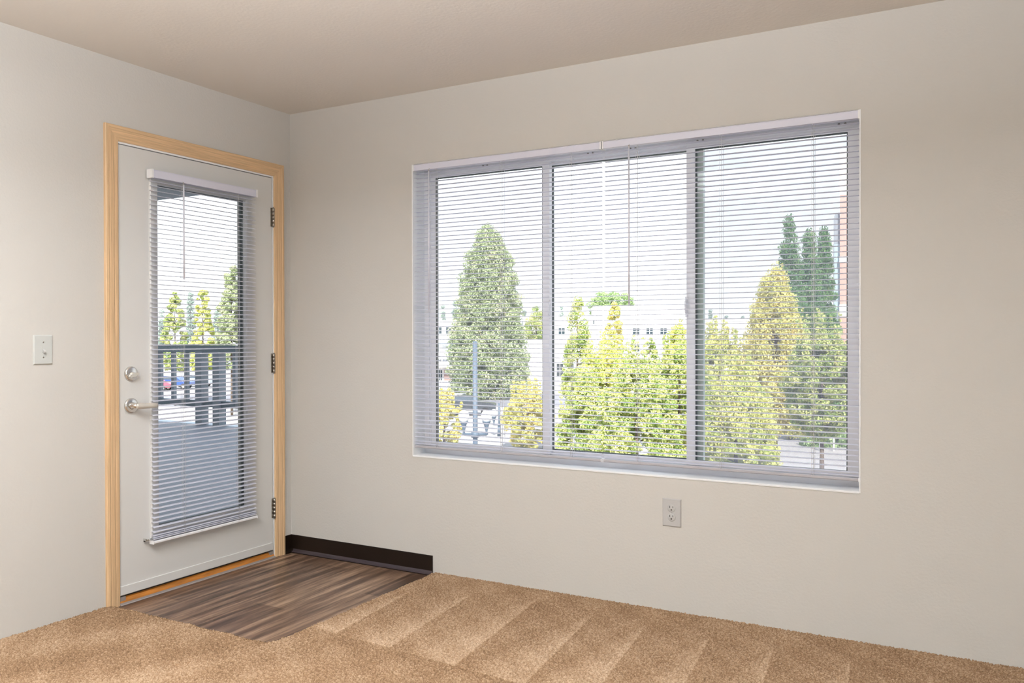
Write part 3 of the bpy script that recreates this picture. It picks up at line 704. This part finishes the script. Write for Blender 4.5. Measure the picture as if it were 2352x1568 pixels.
tree('young_tree', 'bright yellow-green tree in the middle of the door glass', 466, 72, 655, 32, 'cone', 'yellow', 5000, 6, ybase=850)
tree('evergreen_tree', 'pale grey-green tall evergreen at the right of the door glass', 532, 66, 603, 42, 'cone', 'pale_green', 9000, 6, ybase=850)

# hedge / shrubs ------------------------------------------------------------
def hedge(name, label, px, Z, wpx, ytop, ybot, pal, n):
    x, y = at(px, Z); Wd = wpx/F*Z; z1 = zat(ytop, Z); z0 = zat(ybot, Z)
    R = empty(name, (x, y, GZ), YAW, label=label, cat='hedge')
    m_ = rng.uniform(0, 1, (n, 3)); p = np.stack([(m_[:, 0]-.5)*Wd, (m_[:, 1]-.5)*1.2, z0-GZ+m_[:, 2]*(z1-z0)], -1)
    d = rng.standard_normal((n, 3)); d /= np.linalg.norm(d, axis=1)[:, None]; a = np.cross(d, rng.standard_normal((n, 3))); a /= np.linalg.norm(a, axis=1)[:, None]; b_ = np.cross(d, a)
    s_ = .09*rng.uniform(.6, 1.3, n)[:, None]; q = np.stack([p-a*s_, p-b_*s_, p+a*s_, p+b_*s_], 1).reshape(-1, 3)
    np_mesh('foliage', q, np.arange(4*n).reshape(-1, 4), leafm[pal], np.clip(rng.uniform(0, 1, n)*.7+.15, 0, 1), 'FACE', R)
    for i in range(5): MB().tube(((i/4-.5)*Wd*.8, 0, 0), ((i/4-.5)*Wd*.8, 0, z0-GZ+(z1-z0)*.6), .03, .015, n=6).build('stem', m_bark, R)
hedge('hedge', 'clipped green hedge beside the white posts, bottom right of the right pane', 1905, 47, 120, 1000, 1033, 'fresh_green', 5000)

# ---------------------------------------------------------------- buildings
m_bw = mat('white_stucco', (.86, .84, .82), .85)
m_bw2 = mat('cream_stucco', (.80, .76, .72), .85)
m_win = mat('dark_window_pane', (.05, .07, .085), .8, spec=.1)
m_winf = mat('window_trim_white', (.75, .76, .77), .6)
m_brickb = mat('brown_brick', (.36, .24, .21), .9)
m_roof = mat('grey_roofing', (.5, .5, .52), .9)
m_awn = mat('pale_blue_awning', (.45, .60, .66), .8)
m_brick = mat('pink_brick', (.72, .42, .35), .9, noise=(9, .12, (1, 1, 4)))
m_cream = mat('cream_band', (.90, .80, .66), .9)
m_gm = mat('grey_metal', (.33, .36, .40), .6)
m_dk = mat('painted_recess_shade', (.09, .10, .11), .9)
def building(name, label, px0, px1, ytop, Z, depth, m, parapet=.35, cat='building'):
    xc, yc = at((px0+px1)/2, Z); Wd = (px1-px0)/F*Z; z1 = zat(ytop, Z)
    B = empty(name, (xc, yc, GZ), YAW, label=label, cat=cat)
    b = MB(); b.box(-Wd/2, Wd/2, 0, depth, 0, z1-GZ-parapet); b.build('walls', m, B)
    b = MB(); hh = z1-GZ
    b.box(-Wd/2-.1, Wd/2+.1, -.1, .2, hh-parapet, hh); b.box(-Wd/2-.1, Wd/2+.1, depth-.2, depth+.1, hh-parapet, hh)
    b.box(-Wd/2-.1, -Wd/2+.2, .2, depth-.2, hh-parapet, hh); b.box(Wd/2-.2, Wd/2+.1, .2, depth-.2, hh-parapet, hh); b.box(-Wd/2+.2, Wd/2-.2, .2, depth-.2, hh-parapet, hh-parapet+.05)
    b.build('parapet', m, B)
    B['pxc'] = (px0+px1)/2; B['Zd'] = Z
    return B
def bwin(B, px, py, w, h, cols=2, rows=2, mp=m_win):
    Z = B['Zd']; k = Z/F; x = (px-B['pxc'])*k; z = zat(py, Z)-GZ; w *= k; h *= k
    b = MB(); t = w*.07
    b.box(x-w/2-t, x+w/2+t, -.12, .0, z-h/2-t, z-h/2); b.box(x-w/2-t, x+w/2+t, -.12, .0, z+h/2, z+h/2+t)
    b.box(x-w/2-t, x-w/2, -.12, 0, z-h/2, z+h/2); b.box(x+w/2, x+w/2+t, -.12, 0, z-h/2, z+h/2)
    for c_ in range(1, cols): b.box(x-w/2+w*c_/cols-t/2, x-w/2+w*c_/cols+t/2, -.10, 0, z-h/2, z+h/2)
    for r_ in range(1, rows): b.box(x-w/2, x+w/2, -.10, 0, z-h/2+h*r_/rows-t/2, z-h/2+h*r_/rows+t/2)
    f = b.build('window', m_winf, B)
    g = MB(); g.box(x-w/2, x+w/2, -.05, -.01, z-h/2, z+h/2); g.build('pane', mp, f)
B = building('building', 'white two-storey building behind the left pane, with a dark shopfront', 900, 1120, 735, 118, 8, m_bw)
for px in (1008, 1031): bwin(B, px, 758, 13, 15)
for px in (1008, 1022, 1040, 1056): bwin(B, px, 827, 11, 5, 3, 1)
k = 118/F
b = MB(); b.box((1000-B['pxc'])*k, (1040-B['pxc'])*k, -.9, 0, zat(792, 118)-GZ, zat(787, 118)-GZ); b.build('awning', m_awn, B)
b = MB(); b.box((985-B['pxc'])*k, (1060-B['pxc'])*k, -1.6, 0, zat(842, 118)-GZ, zat(834, 118)-GZ); b.build('canopy', m_bw2, B)
b = MB(); b.box((1020-B['pxc'])*k, (1044-B['pxc'])*k, -.25, 0, 0, zat(846, 118)-GZ); b.build('brick_front', m_brickb, B)
for px in (1003, 1012): bwin(B, px, 862, 7, 26, 2, 3)
B = building('building', 'low plain white flat-roofed building right of the tall pale evergreen', 1150, 1350, 781, 92, 8, m_bw)
for px in (1286, 1310): bwin(B, px, 850, 15, 30, 2, 2, mat('grey_pane', (.08, .09, .10), .8, spec=.1))
B = building('building', 'long white building with four-pane windows behind the middle pane trees', 1202, 1369, 727, 130, 8, m_bw2)
for px in (1213, 1290): bwin(B, px, 760, 14, 14)
bwin(B, 1376-12, 728+12, 3, 8, 1, 2)
B = building('building', 'taller white building block with a row of square windows, middle pane', 1369.5, 1597, 703, 130, 8, m_bw)
for px in (1461, 1492, 1524): bwin(B, px, 761, 15, 14)
bwin(B, 1461, 800, 15, 14)
B = building('building', 'white building with slim brown slots behind the right pane trees', 1602, 1800, 733, 130, 8, m_bw)
for px in (1673, 1682, 1690): bwin(B, px, 761, 2.2, 16, 1, 1, m_brickb)
# brick building at the right edge
Z = 56; k = Z/F
xb, yb = at(1929, Z)
B = empty('building', (xb, yb, GZ), 0.0, label='pink brick building with cream bands at the right edge of the right pane', cat='building')
def zz(p): return zat(p, Z)-GZ
b = MB(); b.box(0, 9, 0, 9, 0, zz(450)); b.build('brick_wall', m_brick, B)
b = MB(); b.box(-.02, 9.02, -.02, 9.02, zz(450), zz(345)); b.build('upper_wall', m_cream, B)
for a, c_ in ((590, 604), (700, 728)):
    b = MB(); b.box(-.03, 9.03, -.05, 9.03, zz(c_), zz(a)); b.build('stone_band', m_bw, B)
b = MB(); x0 = -15*k
b.prism([(x0, zz(560)), (x0, zz(505)), (x0+.05, zz(494)), (x0+.13, zz(489)), (0, zz(489)), (0, zz(560))], 'y', .3, 3.2); b.build('bay_hood', m_gm, B)
b = MB(); b.box(x0+.04, 0, .3, 3.0, zz(712), zz(560)); b.build('bay_window', mat('bay_glass', (.50, .62, .70), .25), B)
for ya in (.25, 1.5): MB().box(x0-.02, x0+.03, ya, ya+.07, zz(712), zz(560)).build('bay_mullion', m_gm, B)
b = MB(); b.box(-42*k, 0, 0.1, 3.0, zz(738), zz(712)); b.build('balcony_slab', m_gm, B)
b = MB(); b.box(-32*k, -.02, 1.5, 3.0, 0, zz(738)); b.build('porch_shade_block', m_dk, B)  # solid box; shade under the slab is painted as its dark colour
b = MB(); b.box(-17*k, -14*k, .1, .2, 0, zz(738)); b.build('porch_post', m_bw2, B)

# ---------------------------------------------------------------- street lamps
m_lamp = mat('slate_blue_paint', (.115, .15, .20), .5)
m_lampd = mat('dark_blue_grey_paint', (.10, .14, .19), .5)
m_globe = mat('frosted_globe', (.88, .88, .86), .3)
def street_lamp(label, px, Z, ytop, yglobe, dpx, wpx, rg, mp):
    x, y = at(px, Z); k = Z/F
    L_ = empty('street_lamp', (x, y, GZ), YAW, label=label, cat='street lamp')
    b = MB(); r_ = wpx*k/2; b.tube((0, 0, 0), (0, 0, zat(ytop, Z)-GZ), r_*1.05, r_, n=20); b.build('pole', mp, L_)
    b = MB(); b.tube((0, 0, 0), (0, 0, .7), r_*2.2, r_*1.5, n=20); b.build('base', mp, L_)
    zc = zat(yglobe, Z)-GZ; g = rg*k; za = zc-52*k*(rg/13)
    b = MB(); b.tube((0, 0, za-.06), (0, 0, za+.10), r_*1.7, n=20)
    b.tube((-dpx*k, 0, za+.03), (dpx*k, 0, za+.03), r_*.6, n=10); b.build('cross_arm', m_lampd, L_)
    for s in (-1, 1):
        xx = s*dpx*k
        b = MB(); b.lathe([(g*.12, za), (g*.35, za+.03), (g*.20, za+g*.8), (g*.55, zc-g*1.75), (g*.85, zc-g*1.25), (g*.9, zc-g*1.0)], (xx, 0, 0), (0, 0, 1), 20)
        h = b.build('lamp_holder', m_lampd, L_)
        b = MB(); b.lathe([(g*.75, zc-g*1.0)]+[(g*1.15*math.sin(math.pi*(.2+.8*t)), zc-g*1.3*math.cos(math.pi*(.2+.8*t))) for t in [i/12 for i in range(12)]]+[(.01, zc+g*1.3)], (xx, 0, 0), (0, 0, 1), 20)
        b.build('globe', m_globe, h)
street_lamp('blue-grey street lamp pole with two white globes, in the left pane', 1091, 25, 783, 955, 26, 11, 11, m_lamp)
street_lamp('thin grey street lamp with two small pale globes, right of the blue pole', 1146, 52, 925, 948, 12, 4, 7, m_lampd)

# ---------------------------------------------------------------- cars
m_tyre = mat('tyre', (.03, .03, .03), .9); m_cg = mat('car_glass', (.10, .13, .16), .1)
def car(name, label, px, Z, col, ang=0, s=1, van=False):
    x, y = at(px, Z); R = empty(name, (x, y, GZ+.09), YAW+ang, label=label, cat='car')
    m_ = mat('car_paint', col, .3, coat=.5)
    if van: body = [(-2.5, .35), (2.5, .35), (2.55, .9), (2.2, 1.1), (1.5, 1.9), (-2.5, 1.95)]
    else: body = [(-2.2, .35), (2.2, .35), (2.25, .75), (1.9, .92), (1.0, 1.0), (.45, 1.42), (-.9, 1.46), (-1.6, 1.05), (-2.2, .98)]
    b = MB(); b.prism([(p[0]*s, p[1]*s) for p in body], 'y', -.88*s, .88*s); bo = b.build('body', m_, R)
    g = MB()
    gl = [(1.35, 1.15), (1.2, 1.75), (-.2, 1.80), (-.2, 1.15)] if van else [(.85, 1.02), (.38, 1.38), (-.85, 1.41), (-1.35, 1.06)]
    g.prism([(p[0]*s, p[1]*s) for p in gl], 'y', -.89*s, .89*s); g.build('side_windows', m_cg, R)
    for wx in (-1.4, 1.4):
        for wy in (-.80, .80):
            b = MB(); b.tube((wx*s, (wy-.1)*s, .24*s), (wx*s, (wy+.1)*s, .24*s), .33*s, n=20); wh = b.build('wheel', m_tyre, R)
            h = MB(); h.tube((wx*s, (wy-.105)*s, .24*s), (wx*s, (wy+.105)*s, .24*s), .18*s, n=16); h.build('hubcap', m_nick, wh)
car('parked_car', 'blue car parked beyond the balcony railing', 400, 100, (.05, .12, .42))
car('parked_car', 'pink-red car at the left edge of the door glass', 352, 96, (.55, .10, .15))
car('parked_car', 'pale blue-white car right of the blue car, beyond the railing', 446, 104, (.55, .62, .75))
car('parked_car', 'dark grey car parked behind the blue street lamp pole, left pane', 1074, 66, (.05, .06, .07))
car('parked_car', 'small white car seen over the dark grey car, left pane', 1046, 71, (.8, .8, .8), 1.4, .9)
# white posts by the hedge
def white_post(label, px, Z, y0, y1, wpx):
    x, y = at(px, Z); k = Z/F
    R = empty('entry_post', (x, y, GZ), YAW, label=label, cat='post', group=None)
    b = MB(); hh = zat(y0, Z)-GZ; b.cbox((0, 0, hh/2), (wpx*k, wpx*k, hh)); b.build('shaft', m_bw, R)
    b = MB(); b.cbox((0, 0, hh+.04), (wpx*k*1.4, wpx*k*1.4, .08)); b.build('cap', m_bw, R)
white_post('thick white square post in front of the hedge, right pane', 1886, 45, 992, 1030, 7)
white_post('thin white post right of the thick white post, right pane', 1915, 45, 985, 1035, 3)
